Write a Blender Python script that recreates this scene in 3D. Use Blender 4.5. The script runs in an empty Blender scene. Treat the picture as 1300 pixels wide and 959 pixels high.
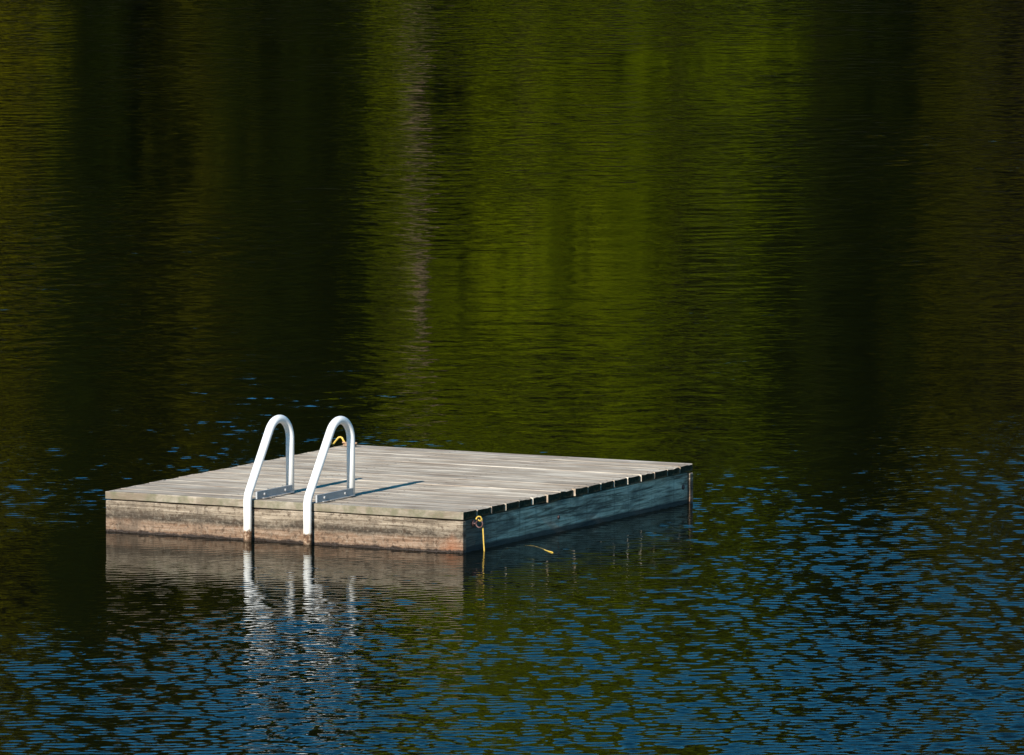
import bpy, bmesh, math, random
import numpy as np
from mathutils import Vector, Matrix
random.seed(7); RNG = np.random.default_rng(11)
R = math.radians
S = bpy.context.scene
COL = S.collection

# ------------------------------------------------------------------ helpers
def tag(o, label=None, cat=None, group=None, kind=None):
    if label: o['label'] = label
    if cat: o['category'] = cat
    if group: o['group'] = group
    if kind: o['kind'] = kind
    return o

def empty(name, loc=(0, 0, 0), rz=0.0):
    o = bpy.data.objects.new(name, None); COL.objects.link(o)
    o.location = loc; o.rotation_euler = (0, 0, rz); o.empty_display_size = .2
    return o

def link_mesh(name, me, mats, parent=None):
    o = bpy.data.objects.new(name, me); COL.objects.link(o)
    for m in (mats if isinstance(mats, (list, tuple)) else [mats]): me.materials.append(m)
    if parent: o.parent = parent
    return o

def bm_obj(name, bm, mats, parent=None, smooth=False, auto=None):
    me = bpy.data.meshes.new(name); bm.normal_update(); bm.to_mesh(me); bm.free()
    if smooth: me.polygons.foreach_set('use_smooth', [True] * len(me.polygons))
    return link_mesh(name, me, mats, parent)

def np_mesh(name, V, F, mats, parent=None, smooth=False, rnd=None, matidx=None):
    """V (n,3) F (m,k)"""
    V = np.asarray(V, dtype=np.float32); F = np.asarray(F, dtype=np.int32)
    me = bpy.data.meshes.new(name)
    k = F.shape[1]
    me.vertices.add(len(V)); me.vertices.foreach_set('co', V.ravel())
    me.loops.add(F.size); me.loops.foreach_set('vertex_index', F.ravel())
    me.polygons.add(len(F)); me.polygons.foreach_set('loop_start', np.arange(0, F.size, k, dtype=np.int32))
    if smooth: me.polygons.foreach_set('use_smooth', np.ones(len(F), dtype=bool))
    if matidx is not None: me.polygons.foreach_set('material_index', matidx)
    if rnd is not None:
        a = me.attributes.new('rnd', 'FLOAT', 'FACE'); a.data.foreach_set('value', np.asarray(rnd, dtype=np.float32))
    me.update(calc_edges=True)
    return link_mesh(name, me, mats, parent)

def tube_arrays(pts, rad, seg=12, cap=True):
    """swept tube along points; rad scalar or list. returns V,F(quads)"""
    P = [Vector(p) for p in pts]; n = len(P)
    rad = [rad] * n if not hasattr(rad, '__len__') else rad
    V = []; F = []
    t0 = (P[1] - P[0]).normalized()
    up = Vector((0, 0, 1)) if abs(t0.z) < .9 else Vector((1, 0, 0))
    nrm = t0.cross(up).normalized()
    for i in range(n):
        if i == 0: t = t0
        elif i == n - 1: t = (P[i] - P[i - 1]).normalized()
        else: t = ((P[i + 1] - P[i]).normalized() + (P[i] - P[i - 1]).normalized()).normalized()
        nrm = (nrm - t * nrm.dot(t)).normalized(); b = t.cross(nrm)
        for s in range(seg):
            a = 2 * math.pi * s / seg
            V.append(P[i] + (nrm * math.cos(a) + b * math.sin(a)) * rad[i])
    for i in range(n - 1):
        for s in range(seg):
            s2 = (s + 1) % seg
            F.append((i * seg + s, i * seg + s2, (i + 1) * seg + s2, (i + 1) * seg + s))
    if cap:
        for i, d in ((0, -1), (n - 1, 1)):
            c = len(V); V.append(P[i])
            for s in range(0, seg, 2):
                a, b2, c2 = i * seg + s, i * seg + (s + 1) % seg, i * seg + (s + 2) % seg
                F.append((c, a, b2, c2) if d > 0 else (c, c2, b2, a))
    return np.array([tuple(v) for v in V]), np.array(F)

def smooth_path(ctrl, per=10):
    C = [Vector(c) for c in ctrl]; C = [2 * C[0] - C[1]] + C + [2 * C[-1] - C[-2]]
    out = []
    for i in range(1, len(C) - 2):
        for j in range(per):
            t = j / per
            out.append(.5 * ((2 * C[i]) + (C[i + 1] - C[i - 1]) * t + (2 * C[i - 1] - 5 * C[i] + 4 * C[i + 1] - C[i + 2]) * t * t
                             + (3 * C[i] - C[i - 1] - 3 * C[i + 1] + C[i + 2]) * t ** 3))
    out.append(C[-2]); return out

def fillet_path(pts, radii, n=10):
    """polyline with rounded corners"""
    P = [Vector(p) for p in pts]; out = [P[0]]
    for i in range(1, len(P) - 1):
        a = (P[i - 1] - P[i]).normalized(); b = (P[i + 1] - P[i]).normalized()
        ang = a.angle(b); r = radii[i - 1]; d = r / math.tan(ang / 2)
        p0 = P[i] + a * d; p1 = P[i] + b * d
        c = P[i] + (a + b).normalized() * (r / math.sin(ang / 2))
        v0 = p0 - c; v1 = p1 - c; tot = v0.angle(v1); ax = v0.cross(v1).normalized()
        for k in range(n + 1):
            out.append(c + Matrix.Rotation(tot * k / n, 3, ax) @ v0)
    out.append(P[-1]); return out

def rope_arrays(pts, rad, strands=3, pitch=.05, seg=6):
    """three twisted strands along a path"""
    P = [Vector(p) for p in pts]; V = []; F = []; off = 0
    L = [0]
    for i in range(1, len(P)): L.append(L[-1] + (P[i] - P[i - 1]).length)
    step = pitch / 10; N = max(4, int(L[-1] / step)); Q = []
    j = 0
    for i in range(N + 1):
        s = L[-1] * i / N
        while j < len(L) - 2 and L[j + 1] < s: j += 1
        Q.append(P[j].lerp(P[j + 1], (s - L[j]) / max(1e-9, L[j + 1] - L[j])))
    nrm = None; frames = []
    for i in range(N + 1):
        t = (Q[min(N, i + 1)] - Q[max(0, i - 1)]).normalized()
        if nrm is None:
            nrm = t.cross(Vector((1, 0, 0)) if abs(t.x) < .8 else Vector((0, 1, 0))).normalized()
        nrm = (nrm - t * nrm.dot(t)).normalized(); frames.append((nrm.copy(), t.cross(nrm)))
    for k in range(strands):
        pp = []
        for i in range(N + 1):
            a = 2 * math.pi * (k / strands + (L[-1] * i / N) / pitch)
            pp.append(Q[i] + (frames[i][0] * math.cos(a) + frames[i][1] * math.sin(a)) * rad * .5)
        v, f = tube_arrays(pp, rad * .56, seg); V.append(v); F.append(f + off); off += len(v)
    return np.vstack(V), np.vstack(F)

def add_box(bm, x0, x1, y0, y1, z0, z1, bev=.003):
    r = bmesh.ops.create_cube(bm, size=1)
    bmesh.ops.scale(bm, vec=(x1 - x0, y1 - y0, z1 - z0), verts=r['verts'])
    bmesh.ops.translate(bm, vec=((x0 + x1) / 2, (y0 + y1) / 2, (z0 + z1) / 2), verts=r['verts'])
    if bev:
        es = list({e for v in r['verts'] for e in v.link_edges})
        bmesh.ops.bevel(bm, geom=es, offset=bev, segments=2, profile=.5, affect='EDGES')

# ------------------------------------------------------------------ materials
class N:
    def __init__(s, name):
        s.m = bpy.data.materials.new(name); s.m.use_nodes = True; s.t = s.m.node_tree; s.t.nodes.clear()
    def n(s, typ, ins=None, **kw):
        x = s.t.nodes.new(typ)
        for k, v in kw.items(): setattr(x, k, v)
        for k, v in (ins or {}).items():
            if isinstance(v, bpy.types.NodeSocket): s.t.links.new(v, x.inputs[k])
            else: x.inputs[k].default_value = v
        return x
    def math(s, op, a, b=0.0, c=0.0, clamp=False):
        x = s.n('ShaderNodeMath', operation=op, use_clamp=clamp)
        for i, v in enumerate((a, b, c)):
            if isinstance(v, bpy.types.NodeSocket): s.t.links.new(v, x.inputs[i])
            else: x.inputs[i].default_value = v
        return x.outputs[0]
    def ramp(s, fac, stops, interp='LINEAR'):
        x = s.n('ShaderNodeValToRGB', {'Fac': fac}); cr = x.color_ramp; cr.interpolation = interp
        while len(cr.elements) < len(stops): cr.elements.new(.5)
        for e, (p, c) in zip(cr.elements, stops):
            e.position = p; e.color = (*c, 1) if len(c) == 3 else c
        return x.outputs['Color']
    def mix(s, fac, a, b, mode='MIX'):
        x = s.n('ShaderNodeMix', data_type='RGBA', blend_type=mode)
        for i, v in ((0, fac), (6, a), (7, b)):
            if isinstance(v, bpy.types.NodeSocket): s.t.links.new(v, x.inputs[i])
            else: x.inputs[i].default_value = v if i == 0 else (*v, 1)
        return x.outputs[2]
    def noise(s, vec, scale, detail=4, rough=.55, dist=0.0):
        return s.n('ShaderNodeTexNoise', {'Vector': vec, 'Scale': scale, 'Detail': detail, 'Roughness': rough, 'Distortion': dist}).outputs['Fac']
    def mapv(s, vec, scale=(1, 1, 1), loc=(0, 0, 0)):
        return s.n('ShaderNodeMapping', {'Vector': vec, 'Scale': scale, 'Location': loc}).outputs[0]
    def out(s, sh): s.n('ShaderNodeOutputMaterial', {'Surface': sh}); return s.m
    def pbr(s, **ins):
        x = s.n('ShaderNodeBsdfPrincipled')
        for k, v in ins.items():
            k = k.replace('_', ' ')
            if isinstance(v, bpy.types.NodeSocket): s.t.links.new(v, x.inputs[k])
            else: x.inputs[k].default_value = (*v, 1) if isinstance(v, tuple) and len(v) == 3 else v
        return x

def wood_deck():
    k = N('weathered_plank')
    co = k.n('ShaderNodeTexCoord').outputs['Object']
    rn = k.n('ShaderNodeAttribute', attribute_name='rnd').outputs['Fac']
    off = k.n('ShaderNodeCombineXYZ', {'X': k.math('MULTIPLY', rn, 37.0), 'Z': k.math('MULTIPLY', rn, 11.0)}).outputs[0]
    v = k.n('ShaderNodeVectorMath', {0: co, 1: off}, operation='ADD').outputs[0]
    grain = k.noise(k.mapv(v, (3.0, 60, 20)), 1.0, 6, .65, .6)
    wide = k.noise(k.mapv(v, (2.4, 18, 6)), 1.0, 5, .6, .4)
    blot = k.noise(k.mapv(v, (3, 3, 3)), 1.2, 4, .6)
    fine = k.noise(k.mapv(v, (14, 260, 60)), 1.0, 3, .6)
    c = k.ramp(wide, [(.34, (.25, .19, .14)), (.44, (.42, .355, .285)), (.54, (.53, .47, .385)), (.66, (.62, .56, .47))])
    c = k.mix(k.math('MULTIPLY', k.ramp(grain, [(.36, (1, 1, 1)), (.48, (0, 0, 0))]), .75), c, (.20, .14, .10))
    c = k.mix(k.math('MULTIPLY', k.ramp(blot, [(.45, (0, 0, 0)), (.62, (1, 1, 1))]), .62), c, (.28, .225, .17))
    c = k.mix(k.math('MULTIPLY', k.ramp(fine, [(.5, (0, 0, 0)), (.75, (1, 1, 1))]), .18), c, (.60, .54, .46))
    # plank to plank difference
    c = k.mix(1.0, c, k.ramp(rn, [(0, (.76, .74, .72)), (.3, (.90, .89, .87)), (.6, (.98, .96, .93)), (1, (1.08, 1.05, 1.0))]), 'MULTIPLY')
    # knots
    vo = k.n('ShaderNodeTexVoronoi', {'Vector': k.mapv(v, (2.2, 6.5, 1)), 'Scale': 1.0, 'Randomness': 1.0}).outputs['Distance']
    c = k.mix(k.math('MULTIPLY', k.ramp(vo, [(.05, (1, 1, 1)), (.12, (0, 0, 0))]), .75), c, (.12, .08, .055))
    # thin moss on the outer edge of the front plank
    sp = k.n('ShaderNodeSeparateXYZ', {0: co})
    edge = k.math('MULTIPLY', k.math('LESS_THAN', sp.outputs['Y'], .012), k.ramp(k.noise(co, 14, 4, .7), [(.42, (0, 0, 0)), (.62, (1, 1, 1))]))
    c = k.mix(k.math('MULTIPLY', edge, .7), c, (.10, .11, .055))
    fe = k.math('MULTIPLY', k.math('LESS_THAN', sp.outputs['Y'], .0008), .42)
    c = k.mix(fe, c, (.10, .09, .06))
    b = k.n('ShaderNodeBump', {'Height': k.math('ADD', k.math('MULTIPLY', grain, .7), k.math('MULTIPLY', fine, .3)), 'Strength': .75, 'Distance': .005}).outputs[0]
    return k.out(k.pbr(Base_Color=c, Roughness=.85, Normal=b, Specular_IOR_Level=.25).outputs[0])

def wood_end():
    k = N('plank_end_grain'); co = k.n('ShaderNodeTexCoord').outputs['Object']
    c = k.ramp(k.noise(co, 60, 5, .7), [(.3, (.012, .012, .006)), (.55, (.045, .042, .024)), (.75, (.13, .12, .075))])
    b = k.n('ShaderNodeBump', {'Height': k.noise(co, 120, 4, .7), 'Strength': .8, 'Distance': .003}).outputs[0]
    return k.out(k.pbr(Base_Color=c, Roughness=.95, Normal=b, Specular_IOR_Level=.1).outputs[0])

def wood_front():
    k = N('stained_skirt_wood'); co = k.n('ShaderNodeTexCoord').outputs['Object']
    sp = k.n('ShaderNodeSeparateXYZ', {0: co}); z = sp.outputs['Z']; x = sp.outputs['X']
    grain = k.noise(k.mapv(co, (3, 3, 60)), 1.0, 6, .65, .5)
    speck = k.noise(co, 55, 5, .75)
    drip = k.noise(k.mapv(co, (30, 30, 1.2)), 1.0, 4, .6)
    blot = k.noise(k.mapv(co, (4.0, 1, 7)), 1.0, 5, .7, .8)
    c = k.ramp(grain, [(.38, (.10, .076, .052)), (.5, (.25, .20, .145)), (.62, (.37, .305, .23))])
    # height of the stain bands wanders along the board
    zz = k.math('ADD', z, k.math('MULTIPLY', k.math('SUBTRACT', k.noise(k.mapv(co, (2.2, 1, 1)), 1.0, 5, .7), .5), .055))
    low = k.ramp(k.math('DIVIDE', zz, .16), [(.0, (1, 1, 1)), (.38, (.9, .9, .9)), (.52, (0, 0, 0))])
    c = k.mix(k.math('MULTIPLY', low, .55), c, (.185, .085, .042))
    band = k.ramp(k.math('DIVIDE', zz, .16), [(.36, (0, 0, 0)), (.50, (1, 1, 1)), (.60, (.75, .75, .75)), (.78, (0, 0, 0))])
    c = k.mix(k.math('MULTIPLY', k.math('MULTIPLY', band, k.ramp(blot, [(.35, (.3, .3, .3)), (.52, (1, 1, 1))])), 1.0), c, (.024, .018, .012))
    c = k.mix(k.math('MULTIPLY', k.ramp(blot, [(.52, (0, 0, 0)), (.7, (1, 1, 1))]), .6), c, (.085, .065, .047))
    c = k.mix(k.math('MULTIPLY', k.ramp(speck, [(.5, (0, 0, 0)), (.68, (1, 1, 1))]), .45), c, (.33, .28, .215))
    c = k.mix(k.math('MULTIPLY', k.ramp(k.noise(co, 38, 5, .8), [(.52, (0, 0, 0)), (.62, (1, 1, 1))]), .75), c, (.05, .030, .018))
    c = k.mix(k.math('MULTIPLY', k.ramp(k.noise(k.mapv(co, (5, 5, 1.6)), 1.0, 6, .7, .5), [(.54, (0, 0, 0)), (.66, (1, 1, 1))]), .6), c, (.06, .045, .032))
    # damp line at the water; also paints the shadow slit under the board
    wet_shade = k.ramp(k.math('DIVIDE', k.math('ADD', z, k.math('MULTIPLY', k.math('SUBTRACT', k.noise(co, 11, 5, .75), .5), .045)), .05), [(.17, (1, 1, 1)), (.34, (0, 0, 0))])
    c = k.mix(wet_shade, c, (.022, .013, .008))
    rust = k.ramp(k.math('ADD', k.math('MULTIPLY', k.math('ABSOLUTE', k.math('ADD', x, .06)), 9.0), k.math('MULTIPLY', z, 9.0)), [(.25, (1, 1, 1)), (1.0, (0, 0, 0))])
    c = k.mix(k.math('MULTIPLY', k.math('MULTIPLY', rust, .6), k.math('SUBTRACT', 1.0, wet_shade)), c, (.27, .10, .045))
    b = k.n('ShaderNodeBump', {'Height': k.math('ADD', grain, k.math('MULTIPLY', speck, .8)), 'Strength': .9, 'Distance': .012}).outputs[0]
    rg = k.math('SUBTRACT', .85, k.math('MULTIPLY', wet_shade, .55))
    return k.out(k.pbr(Base_Color=c, Roughness=rg, Normal=b, Specular_IOR_Level=.3).outputs[0])

def wood_side():
    k = N('shade_lifted_skirt_wood'); co = k.n('ShaderNodeTexCoord').outputs['Object']
    z = k.n('ShaderNodeSeparateXYZ', {0: co}).outputs['Z']; y = k.n('ShaderNodeSeparateXYZ', {0: co}).outputs['Y']
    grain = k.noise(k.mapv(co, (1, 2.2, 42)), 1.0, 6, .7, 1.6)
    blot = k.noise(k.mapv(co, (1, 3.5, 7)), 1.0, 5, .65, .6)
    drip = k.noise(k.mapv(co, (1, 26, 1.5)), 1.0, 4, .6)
    c = k.ramp(grain, [(.38, (.13, .10, .07)), (.5, (.60, .47, .34)), (.60, (.86, .70, .53))])  # base lightened and warmed to offset the blue sky fill on this shaded side
    c = k.mix(k.math('MULTIPLY', k.ramp(blot, [(.47, (0, 0, 0)), (.66, (1, 1, 1))]), .7), c, (.10, .085, .07))
    c = k.mix(k.math('MULTIPLY', k.ramp(drip, [(.56, (0, 0, 0)), (.7, (1, 1, 1))]), .6), c, (.09, .07, .055))
    # dark rotten end of the board near the front corner
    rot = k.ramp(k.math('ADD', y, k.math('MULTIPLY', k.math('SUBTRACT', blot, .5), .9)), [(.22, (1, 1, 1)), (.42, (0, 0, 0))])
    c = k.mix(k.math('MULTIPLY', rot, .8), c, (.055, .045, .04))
    vo = k.n('ShaderNodeTexVoronoi', {'Vector': k.mapv(co, (1, 1.5, 6)), 'Scale': 1.0}).outputs['Distance']
    c = k.mix(k.math('MULTIPLY', k.ramp(vo, [(.06, (1, 1, 1)), (.14, (0, 0, 0))]), .8), c, (.04, .03, .025))
    wet_shade = k.ramp(k.math('DIVIDE', k.math('ADD', z, k.math('MULTIPLY', k.math('SUBTRACT', k.noise(co, 5, 4, .6), .5), .02)), .06), [(.35, (1, 1, 1)), (.55, (0, 0, 0))])
    c = k.mix(k.math('MULTIPLY', wet_shade, .9), c, (.03, .03, .03))
    b = k.n('ShaderNodeBump', {'Height': grain, 'Strength': .8, 'Distance': .006}).outputs[0]
    return k.out(k.pbr(Base_Color=c, Roughness=.85, Normal=b, Specular_IOR_Level=.25).outputs[0])

def white_paint():
    k = N('white_painted_tube'); co = k.n('ShaderNodeTexCoord').outputs['Object']
    z = k.n('ShaderNodeSeparateXYZ', {0: co}).outputs['Z']
    zz = k.math('ADD', z, k.math('MULTIPLY', k.math('SUBTRACT', k.noise(co, 45, 5, .8), .5), .05))
    rust = k.ramp(k.math('DIVIDE', zz, .1), [(.50, (1, 1, 1)), (.60, (0, 0, 0))])
    tint = k.ramp(k.math('DIVIDE', zz, .2), [(.3, (1, 1, 1)), (.75, (0, 0, 0))])
    c = k.mix(k.math('MULTIPLY', tint, .45), (.78, .78, .77), (.68, .61, .46))
    rc = k.ramp(k.noise(co, 70, 5, .8), [(.38, (.03, .016, .010)), (.5, (.15, .075, .035)), (.60, (.40, .29, .20))])
    c = k.mix(rust, c, rc)
    deep = k.ramp(k.math('DIVIDE', z, .02), [(.0, (1, 1, 1)), (.9, (0, 0, 0))])
    c = k.mix(k.math('MULTIPLY', deep, .75), c, (.04, .025, .012))
    return k.out(k.pbr(Base_Color=c, Roughness=k.math('ADD', .35, k.math('MULTIPLY', rust, .4))).outputs[0])

def simple(name, col, rough=.7, metal=0.0, var=.25, scale=30, bump=0.0, spec=.5):
    k = N(name); co = k.n('ShaderNodeTexCoord').outputs['Object']
    n = k.noise(co, scale, 4, .6)
    c = k.ramp(n, [(.3, tuple(v * (1 - var) for v in col)), (.7, tuple(min(1, v * (1 + var)) for v in col))])
    p = k.pbr(Base_Color=c, Roughness=rough, Metallic=metal, Specular_IOR_Level=spec)
    if bump:
        b = k.n('ShaderNodeBump', {'Height': n, 'Strength': bump, 'Distance': .02}).outputs[0]
        k.t.links.new(b, p.inputs['Normal'])
    return k.out(p.outputs[0])

def leaf_mat(name, c0, c1, c2, trans=.25):
    k = N(name); rn = k.n('ShaderNodeAttribute', attribute_name='rnd').outputs['Fac']
    c = k.ramp(rn, [(0, c0), (.5, c1), (1, c2)])
    d = k.n('ShaderNodeBsdfDiffuse', {'Color': c}).outputs[0]
    t = k.n('ShaderNodeBsdfTranslucent', {'Color': c}).outputs[0]
    return k.out(k.n('ShaderNodeMixShader', {0: trans, 1: d, 2: t}).outputs[0])

def water_mat():
    k = N('lake_water'); co = k.n('ShaderNodeTexCoord').outputs['Object']
    n1 = k.noise(k.mapv(co, (9, 20, 1)), 1.0, 2, .5, .3)
    n2 = k.noise(k.mapv(co, (30, 55, 1)), 1.0, 2, .5)
    outer = k.n('ShaderNodeAttribute', attribute_name='outer').outputs['Fac']
    n3 = k.noise(k.mapv(co, (4.5, 6.5, 1)), 1.0, 3, .6, .3)
    h = k.math('ADD', k.math('MULTIPLY', n1, k.math('ADD', WBUMP[0], k.math('MULTIPLY', outer, .004))), k.math('ADD', k.math('MULTIPLY', n2, WBUMP[1]), k.math('MULTIPLY', k.math('MULTIPLY', outer, n3), .008)))
    b = k.n('ShaderNodeBump', {'Height': h, 'Strength': 1.0, 'Distance': 1.0}).outputs[0]
    fr = k.n('ShaderNodeFresnel', {'IOR': 1.333, 'Normal': b}).outputs[0]
    gl = k.n('ShaderNodeBsdfGlossy', {'Color': (.79, .80, .79, 1), 'Roughness': 0.0, 'Normal': b}).outputs[0]
    body = k.n('ShaderNodeMixShader', {0: .30, 1: k.n('ShaderNodeBsdfDiffuse', {'Color': (.004, .005, .0025, 1)}).outputs[0],
                                       2: k.n('ShaderNodeBsdfTransparent', {'Color': (.75, .62, .35, 1)}).outputs[0]}).outputs[0]
    return k.out(k.n('ShaderNodeMixShader', {0: fr, 1: body, 2: gl}).outputs[0])

WBUMP = (.0006, .00012)

# ------------------------------------------------------------------ camera
FPX = 11000.0; PITCH = .0969; CAMH = 4.915
cam = bpy.data.cameras.new('camera'); co_ = bpy.data.objects.new('camera', cam); COL.objects.link(co_)
cam.sensor_width = 36; cam.lens = FPX / 1300 * 36; cam.clip_start = .5; cam.clip_end = 5000
co_.location = (0, 0, CAMH); co_.rotation_euler = (math.pi / 2 - PITCH, 0, 0)
S.camera = co_

# ------------------------------------------------------------------ raft
RX, RY, YAW = -.2382, 41.74, -.4824
RW, RD, RH = 2.005, 2.5, .2013
raft = empty('swim_raft', (RX, RY, 0), YAW)
tag(raft, 'square grey weathered wooden raft floating on the dark lake', 'raft')
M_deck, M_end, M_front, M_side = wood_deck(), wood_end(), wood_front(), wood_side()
TH = .037
# deck: 17 boards running from left to right, one mesh
np_ = 17; pitch_ = RD / np_
V = []; F = []; MI = []; RN = []
for i in range(np_):
    w = pitch_ - .0030 + random.uniform(-.0035, .0008)
    y0 = i * pitch_ + (0 if i == 0 else .002)
    y1 = y0 + w if i < np_ - 1 else RD
    dz = random.uniform(-.0003, .0003) if i else 0
    xr = .0 + (random.uniform(-.004, .006) if i not in (0,) else 0); xl = -RW + random.uniform(-.008, .006) * (i > 0)
    t = TH + (.003 if i == 6 else 0)
    r = random.uniform(.0015, .0035)
    # rounded section (y,z), counter clockwise seen from +x
    prof = [(y0 + .001, RH - t), (y1 - .001, RH - t), (y1, RH - t + .002)]
    rr = r + random.uniform(0, .004); rl = r + random.uniform(0, .001)
    for a in np.linspace(0, math.pi / 2, 4): prof.append((y1 - rr + rr * math.cos(a), RH + dz - rr + rr * math.sin(a)))
    # slightly cupped top
    for q in (.25, .5, .75): prof.append((y1 - rr + (y0 + rl - y1 + rr) * q, RH + dz - .0012 * (1 - (2 * q - 1) ** 2)))
    for a in np.linspace(math.pi / 2, math.pi, 4): prof.append((y0 + rl + rl * math.cos(a), RH + dz - rl + rl * math.sin(a)))
    prof.append((y0, RH - t + .002))
    n = len(prof); segs = 40; base = len(V); ph = random.uniform(0, 6); rv = random.random()
    ew = random.uniform(.03, .10); ez = random.uniform(.0015, .006); es = random.uniform(-.004, .004); yc = (y0 + y1) / 2
    for s in range(segs + 1):
        x = xl + (xr - xl) * s / (segs - 1) if s < segs - 1 else (xr - .010 if s == segs - 1 else xr)
        wz = .0004 * math.sin(x * 2.1 + ph) + .0002 * math.sin(x * 9 + ph * 2); wy = .0008 * math.sin(x * 3.3 + ph * 3)
        for (py, pz) in prof:
            if s == segs: py = yc + (py - yc) * (1 - ew) + es * random.random(); pz = pz - (ez * random.uniform(.3, 1.3) if pz > RH - .02 else 0)
            V.append((x, py + wy, pz + wz * (pz > RH - .03)))
    for s in range(segs):
        for j in range(n):
            j2 = (j + 1) % n
            F.append((base + s * n + j, base + s * n + j2, base + (s + 1) * n + j2, base + (s + 1) * n + j)); MI.append(0); RN.append(rv)
    for s, rev in ((0, True), (segs, False)):
        c = len(V); V.append((xl if rev else xr, (y0 + y1) / 2, RH - t / 2))
        if not rev: V[c] = (xr - .002, (y0 + y1) / 2, RH - t / 2)
        for j in range(n):
            j2 = (j + 1) % n; a, b = base + s * n + j, base + s * n + j2
            F.append((c, b, a, a) if rev else (c, a, b, b)); MI.append(1); RN.append(rv)
# triangles need splitting: build through from_pydata
# screw heads, two per board over each joist
for i in range(np_):
    for sx in (-.024, -.70, -1.35, -RW + .02):
        for q in (.28, .74):
            cx, cyy = sx + random.uniform(-.006, .006), (i + q) * pitch_ + random.uniform(-.006, .006); b0 = len(V)
            for a in range(8): V.append((cx + .0045 * math.cos(a * math.pi / 4), cyy + .0045 * math.sin(a * math.pi / 4), RH + .0012))
            F.append(tuple(range(b0, b0 + 8))); MI.append(1); RN.append(.5)
me = bpy.data.meshes.new('deck'); me.from_pydata(V, [], [tuple(dict.fromkeys(f)) for f in F])
me.polygons.foreach_set('material_index', MI)
a_ = me.attributes.new('rnd', 'FLOAT', 'FACE'); a_.data.foreach_set('value', RN); me.update()
bm = bmesh.new(); bm.from_mesh(me); bmesh.ops.recalc_face_normals(bm, faces=bm.faces); bm.to_mesh(me); bm.free()
deck = link_mesh('deck', me, [M_deck, M_end], raft)

ZT = RH - TH - .007
def board(name, x0, x1, y0, y1, mat, z0=-.07, z1=ZT, wob=0.0):
    bm = bmesh.new(); add_box(bm, x0, x1, y0, y1, z0, z1, .004)
    long_x = (x1 - x0) > (y1 - y0)
    cuts = 24
    es = [e for e in bm.edges if (abs((e.verts[0].co - e.verts[1].co)[0 if long_x else 1]) > .5)]
    bmesh.ops.subdivide_edges(bm, edges=es, cuts=cuts)
    for v in bm.verts:
        q = v.co.x if long_x else v.co.y
        if v.co.z > z1 - .02: v.co.z += .0012 * math.sin(q * 4.1 + x0 * 7) + .0008 * math.sin(q * 13)
    return bm_obj(name, bm, mat, raft)
board('front_board', -RW, -.001, .002, .040, M_front)
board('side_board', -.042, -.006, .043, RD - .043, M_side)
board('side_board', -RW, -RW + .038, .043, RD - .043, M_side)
board('back_board', -RW, .005, RD - .040, RD - .002, M_front)
# eye bolt near the front right corner
M_iron = simple('rusty_iron', (.10, .055, .05), .55, .6, .4, 80)
EY, EZ = .115, .135
pts = [(-.004 + .0 , EY, EZ)]
ring = [(.012 + .018 + .018 * math.cos(a), EY, EZ + .018 * math.sin(a)) for a in np.linspace(math.pi, 3 * math.pi, 28)]
v1, f1 = tube_arrays([(-.02, EY, EZ), (.014, EY, EZ)], .005, 12)
v2, f2 = tube_arrays(ring, .0042, 10)
v3, f3 = tube_arrays([(-.006, EY, EZ), (.001, EY, EZ)], .017, 16)
np_mesh('eye_bolt', np.vstack([v1, v2, v3]), np.vstack([f1, f2 + len(v1), f3 + len(v1) + len(v2)]), M_iron, raft, True)
# rusty bolt on side board near the back corner
v, f = tube_arrays([(-.008, 2.40, .09), (.000, 2.40, .09)], .013, 12)
np_mesh('bolt', v, f, M_iron, raft)
v, f = tube_arrays([(-.008, 1.02, .075), (-.001, 1.02, .075)], .010, 12)
np_mesh('bolt', v, f, M_iron, raft)
# foam floats under the deck
M_foam = simple('dark_float', (.03, .03, .03), .8)
for x in (-1.75, -.65):
    bm = bmesh.new(); add_box(bm, x, x + .4, .15, RD - .15, -.16, .10, .02); bm_obj('float_block', bm, M_foam, raft)

# ------------------------------------------------------------------ ladder (hangs on the raft's front edge)
M_white = white_paint()
def loc2w(p):
    c, s = math.cos(YAW), math.sin(YAW)
    return (RX + p[0] * c - p[1] * s, RY + p[0] * s + p[1] * c, p[2])
M_bar = simple('bar_shade_grey', (.30, .31, .32), .5, 0, .12, 12)  # grey puts the shade on the bar's white side into its colour
LX, RXX = -1.160, -.824
lad = empty('swim_ladder', loc2w((LX, -.03, 0)), YAW)
tag(lad, 'white tubular swim ladder with two curved handrails on the edge of the wooden raft', 'ladder')
def L(x, y, z): return (x - LX, y + .03, z)      # raft frame -> ladder frame
TR = .0208
for X, ya in ((LX, .0), (RXX, .012)):
    path = fillet_path([L(X - .020, -.03, -.75), L(X - .020, -.03, .222), L(X, .363 + ya, .822), L(X, .363 + ya, RH + .002)],
                       [.10, .104], 16)
    v, f = tube_arrays(path, TR, 24)
    rail = np_mesh('handrail', v, f, M_white, lad, True)
    # flat angle bar from the rail's foot to the rear post
    bm = bmesh.new()
    a = L(X + TR - .006, -.012, 0); b = L(X + TR + .002, .345 + ya, 0)
    add_box(bm, a[0], b[0] + .001, a[1], b[1], RH + .006, RH + .043, .001)
    add_box(bm, b[0] + .002, b[0] + .012, a[1] + .05, b[1], RH + .006, RH + .009, .001)
    bar = bm_obj('mounting_bar', bm, M_bar, lad)
    for yy in (.06, .27):
        q = L(X + TR - .006, yy, RH + .025); v, f = tube_arrays([(b[0] - .001, q[1], q[2]), (b[0] + .007, q[1], q[2])], .0075, 6)
        np_mesh('bolt_head', v, f, M_bar, bar)
M_step = simple('yellowed_step', (.50, .33, .10), .6, 0, .3, 40)
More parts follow.
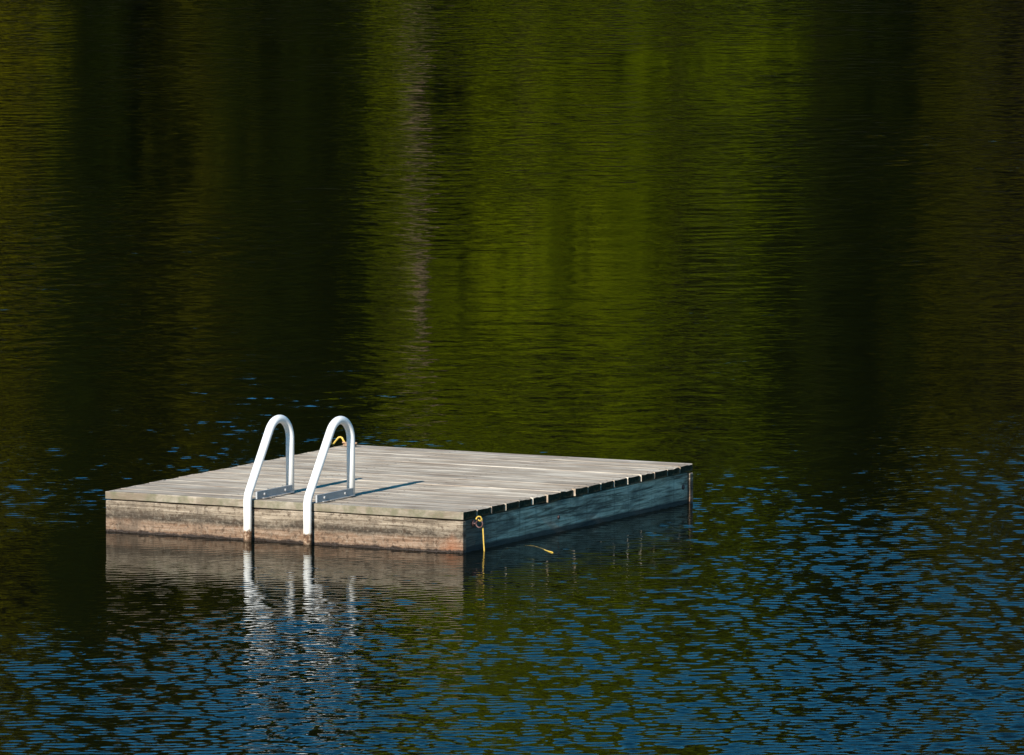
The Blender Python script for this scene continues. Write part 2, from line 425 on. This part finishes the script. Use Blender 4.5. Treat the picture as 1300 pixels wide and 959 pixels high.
for z, rr in ((-.012, .010), (-.075, .014), (-.33, .014), (-.6, .014)):
    v, f = tube_arrays([L(LX, -.03, z), L(RXX, -.03, z)], rr, 12)
    np_mesh('rung', v, f, M_step, lad, True)

# ------------------------------------------------------------------ ropes
def rope_mat():
    k = N('yellow_poly_rope'); co = k.n('ShaderNodeTexCoord').outputs['Object']
    c = k.ramp(k.noise(co, 90, 3, .6), [(.3, (.42, .27, .03)), (.7, (.66, .46, .09))])
    return k.out(k.pbr(Base_Color=c, Roughness=.5).outputs[0])
M_rope = rope_mat()
rp = empty('mooring_rope', loc2w((.03, .17, 0)), YAW)
COLr = (.03, .17)
def rl(p): return (p[0] - COLr[0], p[1] - COLr[1], p[2])
hang = [(.020, .098, .158), (.026, .104, .170), (.036, .116, .168), (.041, .124, .145), (.043, .128, .10), (.045, .130, .05), (.047, .132, .01), (.05, .136, -.05), (.056, .18, -.10), (.065, .25, -.06), (.070, .275, -.02), (.078, .29, -.006), (.088, .36, -.005), (.10, .44, -.0036), (.16, .44, -.0030), (.25, .36, -.0030), (.30, .30, -.001), (.34, .26, .001), (.37, .235, -.001), (.39, .22, -.03)]
v, f = rope_arrays([rl(p) for p in smooth_path(hang, 8)], .0036, pitch=.028)
rp_m = np_mesh('mooring_rope', v, f, M_rope)
# single mesh thing: drop the empty
COL.objects.unlink(rp); bpy.data.objects.remove(rp)
rp_m.location = loc2w((.03, .17, 0)); rp_m.rotation_euler = (0, 0, YAW)
tag(rp_m, 'thin yellow rope hanging from the eye bolt at the raft corner into the water', 'rope')
knot = [(.034 + .007 * math.cos(a), .112 + .009 * math.sin(a) , EZ + .018 + .004 * math.sin(2 * a)) for a in np.linspace(0, 4 * math.pi, 40)]
v, f = rope_arrays([rl(p) for p in knot], .0024, pitch=.03); np_mesh('knot', v, f, M_rope, rp_m)

ctrl = [(-1.93, 2.43, RH + .008), (-1.965, 2.452, RH + .014), (-1.985, 2.455, RH + .008), (-2.0, 2.45, RH + .02), (-2.018, 2.46, RH + .038), (-2.034, 2.455, RH + .040), (-2.044, 2.435, RH + .02), (-2.045, 2.41, RH + .006), (-2.042, 2.385, RH + .018), (-2.042, 2.355, RH + .026), (-2.047, 2.332, RH + .016), (-2.052, 2.32, RH - .02), (-2.054, 2.315, .08), (-2.054, 2.315, -.1)]
v, f = rope_arrays([(p[0] + 2.0, p[1] - 2.4, p[2]) for p in smooth_path(ctrl, 8)], .0050, pitch=.035)
r2 = np_mesh('coiled_rope', v, f, M_rope); r2.location = loc2w((-2.0, 2.4, 0)); r2.rotation_euler = (0, 0, YAW)
tag(r2, 'yellow rope looped over the far left corner of the raft behind the right handrail', 'rope')
# iron cleat on the far corner
bm = bmesh.new(); add_box(bm, -1.980, -1.915, 2.40, 2.43, RH + .003, RH + .012, .002)
v1, f1 = tube_arrays(smooth_path([(-1.99, 2.415, RH + .020), (-1.97, 2.415, RH + .018), (-1.93, 2.415, RH + .018), (-1.905, 2.415, RH + .020)], 5), .005, 10)
for x in (-1.965, -1.925):
    add_box(bm, x - .006, x + .006, 2.409, 2.421, RH + .008, RH + .024, .001)
mtmp = bpy.data.meshes.new('t'); mtmp.from_pydata([tuple(p) for p in v1], [], [tuple(q) for q in f1]); bm.from_mesh(mtmp)
bm_obj('cleat', bm, simple('rusted_cleat', (.28, .17, .10), .6, .1, .3, 60), raft)

# ------------------------------------------------------------------ water
X0, X1, Y0, Y1 = -9.5, 9.5, 33.0, 95.0
DX = .019; DY = .014
nx = int((X1 - X0) / DX); ny = int((Y1 - Y0) / DY)
kx = 2 * np.pi * np.fft.fftfreq(nx, DX)[None, :]; ky = 2 * np.pi * np.fft.fftfreq(ny, DY)[:, None]
K = np.hypot(kx, ky) + 1e-9
def field(lam, width, spread, ang, seed):
    g = np.random.default_rng(seed)
    k0 = 2 * np.pi / lam
    th = np.arctan2(ky, kx) - ang
    A = np.exp(-(np.log(K / k0) / width) ** 2 / 2) * (np.abs(np.cos(th)) ** spread + .03) / K ** 2   # slope peaked at k0
    W = (g.standard_normal((ny, nx)) + 1j * g.standard_normal((ny, nx))).astype(np.complex64)
    h = np.fft.ifft2(W * A).real
    sy = np.gradient(h, DY, axis=0).std()
    return (h / sy).astype(np.float32)          # unit rms slope along y
def lowpass(lx, ly, seed):
    g = np.random.default_rng(seed)
    A = np.exp(-((kx * lx) ** 2 + (ky * ly) ** 2) / 2)
    h = np.fft.ifft2(np.fft.fft2(g.standard_normal((ny, nx))) * A).real
    return ((h - h.mean()) / h.std()).astype(np.float32)
xs = np.linspace(X0, X1, nx, dtype=np.float32)[None, :]; ys = np.linspace(Y0, Y1, ny, dtype=np.float32)[:, None]
WS = dict(fine=.019, mid=.021, long=.002)
gust = lowpass(.55, 1.6, 5); gust2 = lowpass(1.6, 5.0, 6); cat = lowpass(.16, .5, 9)
border = 49.0 + 2.2 * lowpass(.7, 1.6, 8)
near = 1 / (1 + np.exp((ys - border) / 1.0))                     # the breeze touches the near water
amp_f = (.70 + .22 * gust + .25 * gust2 + .15 * cat).clip(.15, 1.8) * (.75 + .55 * near)
breeze = 1 / (1 + np.exp(-(xs - .35 + (44 - ys) * .12) / .8))
amp_m = (.75 + .28 * gust2 + .2 * gust).clip(.15, 1.7) * (1 + near * (-.86 + .16 * breeze))
deep = 1 / (1 + np.exp(-(38.6 - ys) / 1.3))
amp_f = np.where(ys > 49.5, np.minimum(amp_f, .95), amp_f); amp_m = np.minimum(amp_m, 1.05)
amp_f = amp_f * (1 - near) + near * (amp_f * .9 + .35) * (1.0 + 1.25 * breeze + .75 * deep * (1 - .5 * breeze))
Hh = (field(.115, .30, .8, R(80), 1) * (1 - near) + field(.074, .26, 2.2, R(93), 12) * near) * amp_f * WS['fine'] + field(.32, .42, .8, R(97), 2) * amp_m * WS['mid'] + field(1.1, .4, 2, R(80), 3) * WS['long']
# lee of the raft: calmer just in front of it
cy_, sy_ = math.cos(YAW), math.sin(YAW)
lx_ = (xs - RX) * cy_ + (ys - RY) * sy_; ly_ = -(xs - RX) * sy_ + (ys - RY) * cy_
lee = np.maximum(np.exp(-(((lx_ + 1.35) / 1.0) ** 2 + ((ly_ + .7) / 1.5) ** 2)), .92 * np.exp(-((((lx_ + 1.45) / 1.75) ** 2 + ((ly_ + 1.9) / 2.1) ** 2) ** 1.3)))
Hh *= (1 - .80 * lee)
edge = np.minimum(np.minimum(xs - X0, X1 - xs), np.minimum(ys - Y0, Y1 - ys)).clip(0, 1.0)  # fades into the bump of the outer water
Hh = (Hh * edge).astype(np.float32)
V = np.empty((ny, nx, 3), dtype=np.float32); V[..., 0] = xs; V[..., 1] = ys; V[..., 2] = Hh
V = V.reshape(-1, 3)
ii = (np.arange(ny - 1, dtype=np.int32)[:, None] * nx + np.arange(nx - 1, dtype=np.int32)[None, :]).reshape(-1)
F = np.stack([ii, ii + 1, ii + nx + 1, ii + nx], axis=1)
B = len(V)
far = [(-400, -60, 0), (X0, -60, 0), (X1, -60, 0), (400, -60, 0), (-400, Y0, 0), (400, Y0, 0), (-400, Y1, 0), (400, Y1, 0), (-400, 600, 0), (X0, 600, 0), (X1, 600, 0), (400, 600, 0)]
c00, c10, c01, c11 = 0, nx - 1, (ny - 1) * nx, ny * nx - 1
V = np.vstack([V, np.array(far, dtype=np.float32)])
F = np.vstack([F, np.array([(B, B + 1, c00, B + 4), (B + 1, B + 2, c10, c00), (B + 2, B + 3, B + 5, c10), (B + 4, c00, c01, B + 6), (c10, B + 5, B + 7, c11),
                            (B + 6, c01, B + 9, B + 8), (c01, c11, B + 10, B + 9), (c11, B + 7, B + 11, B + 10)], dtype=np.int32)])
wat = np_mesh('water', V, F, water_mat(), smooth=True)
oa = np.ones(len(V), dtype=np.float32); oa[:B] = (1 - edge).clip(0, 1).astype(np.float32).reshape(-1)
at = wat.data.attributes.new('outer', 'FLOAT', 'POINT'); at.data.foreach_set('value', oa)
tag(wat, kind='structure')
bm = bmesh.new(); add_box(bm, -400, 400, -60, 900, -4.2, -4.0, 0)
tag(bm_obj('lake_bed', bm, simple('lake_mud', (.02, .018, .01), .9)), kind='structure')

# ------------------------------------------------------------------ far bank with trees (seen mirrored in the lake)
nxh, nyh = 90, 50
gx, gy = np.meshgrid(np.linspace(-300, 300, nxh), np.linspace(166, 420, nyh))
t = ((gy - 166) / 254)
gz = -5 + 6.0 * (1 - np.exp(-(gy - 166) / 3)) + 30 * np.clip((gy - 182) / 80, 0, 1) ** 1.1 + 1.2 * np.sin(gx / 17) * t + RNG.standard_normal(gx.shape) * .15
V = np.stack([gx, gy, gz], -1).reshape(-1, 3); i0 = (np.arange(nyh - 1)[:, None] * nxh + np.arange(nxh - 1)[None, :]).ravel()
F = np.stack([i0, i0 + 1, i0 + nxh + 1, i0 + nxh], 1)
tag(np_mesh('bank', V, F, simple('forest_floor', (.02, .019, .009), .95, 0, .5, .6, .5), smooth=True), kind='structure')
def ground_z(y):
    return -5 + 6.0 * (1 - math.exp(-(y - 166) / 3)) + 30 * min(1, max(0, (y - 182) / 80)) ** 1.1 - .3

M_bark = simple('bark', (.012, .010, .005), .95, 0, .4, 3, .6, 0.0)
def pale_bark():
    k = N('bleached_bark'); co = k.n('ShaderNodeTexCoord').outputs['Object']; z = k.n('ShaderNodeSeparateXYZ', {0: co}).outputs['Z']
    zz = k.math('ADD', z, k.math('MULTIPLY', k.math('SUBTRACT', k.noise(co, .8, 4, .7), .5), 4.0))
    a = k.ramp(k.math('DIVIDE', zz, 16.0), [(.38, (0, 0, 0)), (.47, (1, 1, 1)), (.60, (.8, .8, .8)), (.70, (0, 0, 0))])
    return k.out(k.pbr(Base_Color=k.mix(a, (.018, .024, .003), (.135, .095, .062)), Roughness=.9, Specular_IOR_Level=0.0).outputs[0])
M_palebark = pale_bark()
LM = {
 'deep': leaf_mat('deep_green_leaves', (.032, .055, .001), (.065, .10, .001), (.11, .15, .002)),
 'bright': leaf_mat('bright_green_leaves', (.065, .085, .001), (.145, .18, .001), (.22, .25, .002)),
 'mid': leaf_mat('mid_green_leaves', (.055, .080, .001), (.12, .162, .001), (.19, .23, .002)),
 'yellow': leaf_mat('yellowing_leaves', (.09, .095, .001), (.15, .145, .002), (.22, .19, .004)),
 'olive': leaf_mat('olive_leaves', (.055, .058, .002), (.10, .098, .003), (.15, .13, .005)),
 'dark': leaf_mat('dark_needles', (.007, .012, .0015), (.015, .022, .002), (.032, .038, .003), .05),
 'brown': leaf_mat('brown_tinged_needles', (.040, .042, .002), (.084, .082, .003), (.135, .125, .005), .05),
}
def leaves(P, Nn, size, g):
    """one quad per point, roughly facing along Nn with random tilt"""
    n = len(P); d = Nn + g.standard_normal((n, 3)) * .55; d /= np.linalg.norm(d, axis=1)[:, None]
    u = np.cross(d, g.standard_normal((n, 3))); u /= np.linalg.norm(u, axis=1)[:, None]; w = np.cross(d, u)
    s = size * g.uniform(.6, 1.4, n)[:, None]
    V = np.stack([P - u * s, P - w * s * .6, P + u * s, P + w * s * .6], 1).reshape(-1, 3)
    return V, np.arange(4 * n).reshape(-1, 4)

def broadleaf(seed, height, rx, mat, label, x, y, nleaf=36000, group='trees on the far bank'):
    g = np.random.default_rng(seed); z0 = ground_z(y)
    o = empty('broadleaf_tree', (x, y, z0)); tag(o, label, 'tree', group)
    tv = []; tf = []; off = 0
    trunk = smooth_path([(0, 0, 0), (g.normal() * .2, g.normal() * .2, height * .3), (g.normal() * .4, g.normal() * .3, height * .6), (g.normal() * .4, 0, height * .9)], 6)
    v, f = tube_arrays(trunk, list(np.linspace(.32, .05, len(trunk))), 10); tv.append(v); tf.append(f); off += len(v)
    clumps = []
    for i in range(46):
        h = g.uniform(.10, .97); prof = math.sin(math.pi * min(1, (h * .92 + .06)) ** .8) ** .4
        a = g.uniform(0, 2 * math.pi); r = rx * prof * g.uniform(.35, 1.0)
        c = np.array([r * math.cos(a), r * math.sin(a), h * height]); clumps.append((c, g.uniform(.55, 1.15) * rx / 3.4))
        b = trunk[min(len(trunk) - 1, int(max(.05, h - .12) * len(trunk)))]
        mid = Vector(c) * .5 + Vector(b) * .5 + Vector((0, 0, -.3))
        br = smooth_path([b, mid, tuple(c)], 4); v, f = tube_arrays(br, list(np.linspace(.09, .02, len(br))), 6); tv.append(v); tf.append(f + off); off += len(v)
    np_mesh('trunk', np.vstack(tv), np.vstack(tf), M_bark, o, True)
    P = []; D = []; RN = []
    per = nleaf // len(clumps)
    for c, r in clumps:
        d = g.standard_normal((per, 3)); d /= np.linalg.norm(d, axis=1)[:, None]
        rad = r * g.uniform(.55, 1.0, per) ** .5; rad *= 1 + .25 * np.sin(d[:, 0] * 5 + c[0]) * np.cos(d[:, 2] * 4 + c[1])
        P.append(c + d * rad[:, None] * np.array([1.15, 1.15, .75])); D.append(d); RN.append(np.clip(g.normal(.5, .15) + g.normal(0, .18, per), 0, 1))
    P = np.vstack(P); D = np.vstack(D); D[:, 2] += .3
    v, f = leaves(P, D, .14, g)
    np_mesh('crown', v, f, mat, o, rnd=np.concatenate(RN))
    return o

def conifer(seed, height, rx, mat, label, x, y, nleaf=32000, group='trees on the far bank'):
    g = np.random.default_rng(seed); z0 = ground_z(y)
    o = empty('conifer_tree', (x, y, z0)); tag(o, label, 'tree', group)
    v, f = tube_arrays([(0, 0, 0), (0, 0, height * .5), (.1, 0, height)], [.3, .16, .03], 10)
    tv = [v]; tf = [f]; off = len(v); P = []; D = []; RN = []
    nb = 110
    for i in range(nb):
        h = (i + g.uniform(0, 1)) / nb; zz = height * (.06 + .93 * h); ln = rx * (1 - h) ** .75 * g.uniform(.6, 1.1) + .15
        a = i * 2.4 + g.normal() * .3; tip = np.array([ln * math.cos(a), ln * math.sin(a), zz - ln * .28])
        v, f = tube_arrays([(0, 0, zz), tuple(tip)], [.05, .01], 5); tv.append(v); tf.append(f + off); off += len(v)
        m = max(20, int(nleaf / nb * (.3 + 1.4 * (1 - h)))); s = g.uniform(.02, 1, m) ** .85
        base = np.array([0, 0, zz]) + (tip - np.array([0, 0, zz])) * s[:, None]
        side = np.array([-math.sin(a), math.cos(a), 0]) * (g.uniform(-1, 1, m) * .45 * (1.1 - s) * ln ** .6)[:, None]
        P.append(base + side + g.standard_normal((m, 3)) * np.array([.06, .06, .10]) - np.array([0, 0, 1]) * (g.uniform(0, .25, m))[:, None])
        D.append(np.tile(np.array([math.cos(a) * .3, math.sin(a) * .3, .8]), (m, 1))); RN.append(np.clip(g.normal(.45, .15) + g.normal(0, .2, m), 0, 1))
    np_mesh('trunk', np.vstack(tv), np.vstack(tf), M_bark, o, True)
    P = np.vstack(P); D = np.vstack(D)
    v, f = leaves(P, D, .15, g)
    np_mesh('crown', v, f, mat, o, rnd=np.concatenate(RN)); return o

SPEC = [
 ('b', 101, 27, 3.6, 'yellow', 'yellow green broad tree at the left end of the far bank', -11.3, 177),
 ('c', 102, 25, 1.2, 'dark', 'narrow very dark conifer beside the yellow tree', -8.9, 175.5),
 ('c', 103, 24, 2.8, 'brown', 'brownish conifer left of the tallest dark conifer', -7.3, 179),
 ('c', 104, 27, 3.0, 'dark', 'tallest dark conifer left of the bright green tree', -4.6, 177),
 ('b', 105, 29, 3.5, 'bright', 'bright green broad tree at the middle of the far bank', 0.4, 178),
 ('b', 106, 28, 3.3, 'mid', 'mid green broad tree right of the brightest one', 3.35, 178.5),
 ('c', 107, 26, 2.4, 'dark', 'dark conifer right of the green trees', 6.4, 177),
 ('b', 108, 27, 3.0, 'olive', 'olive brown tree beside the right dark conifer', 10.6, 179),
 ('c', 109, 27, 3.2, 'dark', 'dark conifer right of the olive tree', 14.6, 178),
 ('c', 110, 26, 3.2, 'dark', 'dark conifer left of the yellow tree', -15.8, 178),
 ('b', 111, 23, 3.4, 'mid', 'mid green tree at the outer left of the bank', -20.5, 179),
 ('b', 112, 23, 3.4, 'mid', 'mid green tree at the outer right of the bank', 19.2, 179),
 ('c', 113, 26, 3.3, 'dark', 'dark conifer in the back row behind the left gap', -2.2, 186),
 ('c', 114, 26, 3.6, 'dark', 'dark conifer in the back row behind the yellow tree', -12.6, 187),
 ('c', 115, 26, 3.6, 'brown', 'brownish conifer in the back row behind the middle left', -6.6, 187),
 ('b', 116, 26, 3.6, 'bright', 'bright green tree in the back row behind the middle', 1.8, 186),
 ('c', 117, 26, 3.6, 'dark', 'dark conifer in the back row behind the right', 8.0, 187),
 ('c', 118, 26, 3.6, 'dark', 'dark conifer in the back row far right', 13.0, 188),
]
for kd, sd, h, rx, m, lab, x, y in SPEC:
    (broadleaf if kd == 'b' else conifer)(sd, h + 5, rx, LM[m], lab, x, y)
# the wood climbing the slope behind: copies
protos = [o for o in COL.objects if o.name.startswith('conifer_tree') or o.name.startswith('broadleaf_tree')]
con = [o for o in protos if o.name.startswith('conifer')]
rs = random.Random(4)
for row, (yy, dxx) in enumerate(((197, 3.6), (211, 4.0), (228, 4.4), (247, 4.8))):
    x = -43 + row * 1.3
    while x < 43:
        y = yy + rs.uniform(-3, 3); xa = x * 178 / y
        kinds = ('bright', 'bright') if -2.6 < xa < 5.2 else (('yellow', 'olive') if (xa < -9.6 or xa > 8.4) else (('brown',) if -8.2 < xa < -5.4 else ('dark',)))
        pool = [o for o in protos if any(ch.data.materials[0] in [LM[q] for q in kinds] for ch in o.children)]
        src = pool[rs.randrange(len(pool))]; c = src.copy(); COL.objects.link(c); sc = rs.uniform(.86, 1.1)
        c.location = (x + rs.uniform(-.8, .8), y, ground_z(y)); c.rotation_euler = (0, 0, rs.uniform(0, 6.28)); c.scale = (sc, sc, sc)
        kl = {'bright': 'green broad tree', 'mid': 'green broad tree', 'yellow': 'yellowing broad tree', 'olive': 'yellowing broad tree', 'brown': 'brownish conifer', 'dark': 'dark conifer'}[kinds[0]]
        c['label'] = kl + ' in the dense wood climbing the slope behind the far bank'; c['group'] = kl + 's up the far slope'
        for ch in src.children:
            d = ch.copy(); COL.objects.link(d); d.parent = c
        x += dxx
for k_, x in enumerate((-42, -37.5, -33, -28.5, -24.4, 23.6, 28, 32.5, 37, 41.5)):
    src = protos[(k_ * 5 + 2) % len(protos)]; y = 178 + rs.uniform(-1, 1); c = src.copy(); COL.objects.link(c); sc = rs.uniform(.8, .95)
    c.location = (x, y, ground_z(y)); c.rotation_euler = (0, 0, rs.uniform(0, 6.28)); c.scale = (sc * 1.15, sc * 1.15, sc)
    c['label'] = 'tree of the far shore well outside the middle of the lake'; c['group'] = 'outer trees of the far shore'
    for ch in src.children:
        d = ch.copy(); COL.objects.link(d); d.parent = c
# bleached dead tree between the dark conifer and the bright tree
sn = empty('dead_tree', (-1.95, 174.5, ground_z(174.5))); tag(sn, 'pale bare dead trunk standing before the bright green tree', 'tree', 'trees on the far bank')
tr = smooth_path([(0, 0, 0), (.1, 0, 3), (-.22, 0, 6), (.15, 0, 9), (.0, 0, 13)], 6)
v, f = tube_arrays(tr, list(np.linspace(.21, .08, len(tr))), 12); np_mesh('trunk', v, f, M_palebark, sn, True)
tv = []; tf = []; off = 0
for i in range(9):
    z = random.uniform(4, 9.5); a = random.uniform(0, 6.28); l = random.uniform(.5, 1.3)
    v, f = tube_arrays([(0, 0, z), (l * .6 * math.cos(a), l * .6 * math.sin(a), z + .1), (l * math.cos(a), l * math.sin(a), z + .4)], [.05, .03, .01], 6)
    np_mesh('branch', v, f, M_palebark, sn, True)

# ------------------------------------------------------------------ light
ELEV = 25.5
sd = Vector((math.sin(-YAW) , math.cos(YAW), 0))               # shadows run along the raft's side
sd = Matrix.Rotation(R(.65), 3, 'Z') @ sd                      # a hair off, right side just in shade
tosun = Vector((-sd.x * math.cos(R(ELEV)), -sd.y * math.cos(R(ELEV)), math.sin(R(ELEV))))
sl = bpy.data.lights.new('sun', 'SUN'); so = bpy.data.objects.new('sun', sl); COL.objects.link(so)
sl.energy = 4.6; sl.angle = R(.5); sl.color = (1.0, .93, .83)
so.rotation_euler = tosun.to_track_quat('Z', 'Y').to_euler(); so.location = (0, 0, 60)
w = bpy.data.worlds.new('World'); S.world = w; w.use_nodes = True; nt = w.node_tree; nt.nodes.clear()
sky = nt.nodes.new('ShaderNodeTexSky'); sky.sky_type = 'NISHITA'; sky.sun_disc = False
sky.sun_elevation = R(ELEV); sky.sun_rotation = math.atan2(tosun.x, tosun.y)
sky.air_density = 1.0; sky.dust_density = .1; sky.ozone_density = 3.0; sky.altitude = 600
hs = nt.nodes.new('ShaderNodeHueSaturation'); hs.inputs['Hue'].default_value = .485; hs.inputs['Saturation'].default_value = 1.40
bg = nt.nodes.new('ShaderNodeBackground'); bg.inputs['Strength'].default_value = .075
ow = nt.nodes.new('ShaderNodeOutputWorld')
nt.links.new(sky.outputs[0], hs.inputs['Color']); nt.links.new(hs.outputs[0], bg.inputs['Color']); nt.links.new(bg.outputs[0], ow.inputs['Surface'])

S.view_settings.view_transform = 'Standard'; S.view_settings.look = 'None'
S.view_settings.gamma = 1; S.view_settings.exposure = .9; S.view_settings.use_curve_mapping = False
S.render.engine = 'CYCLES'
S.cycles.max_bounces = 8; S.cycles.caustics_reflective = False; S.cycles.caustics_refractive = False
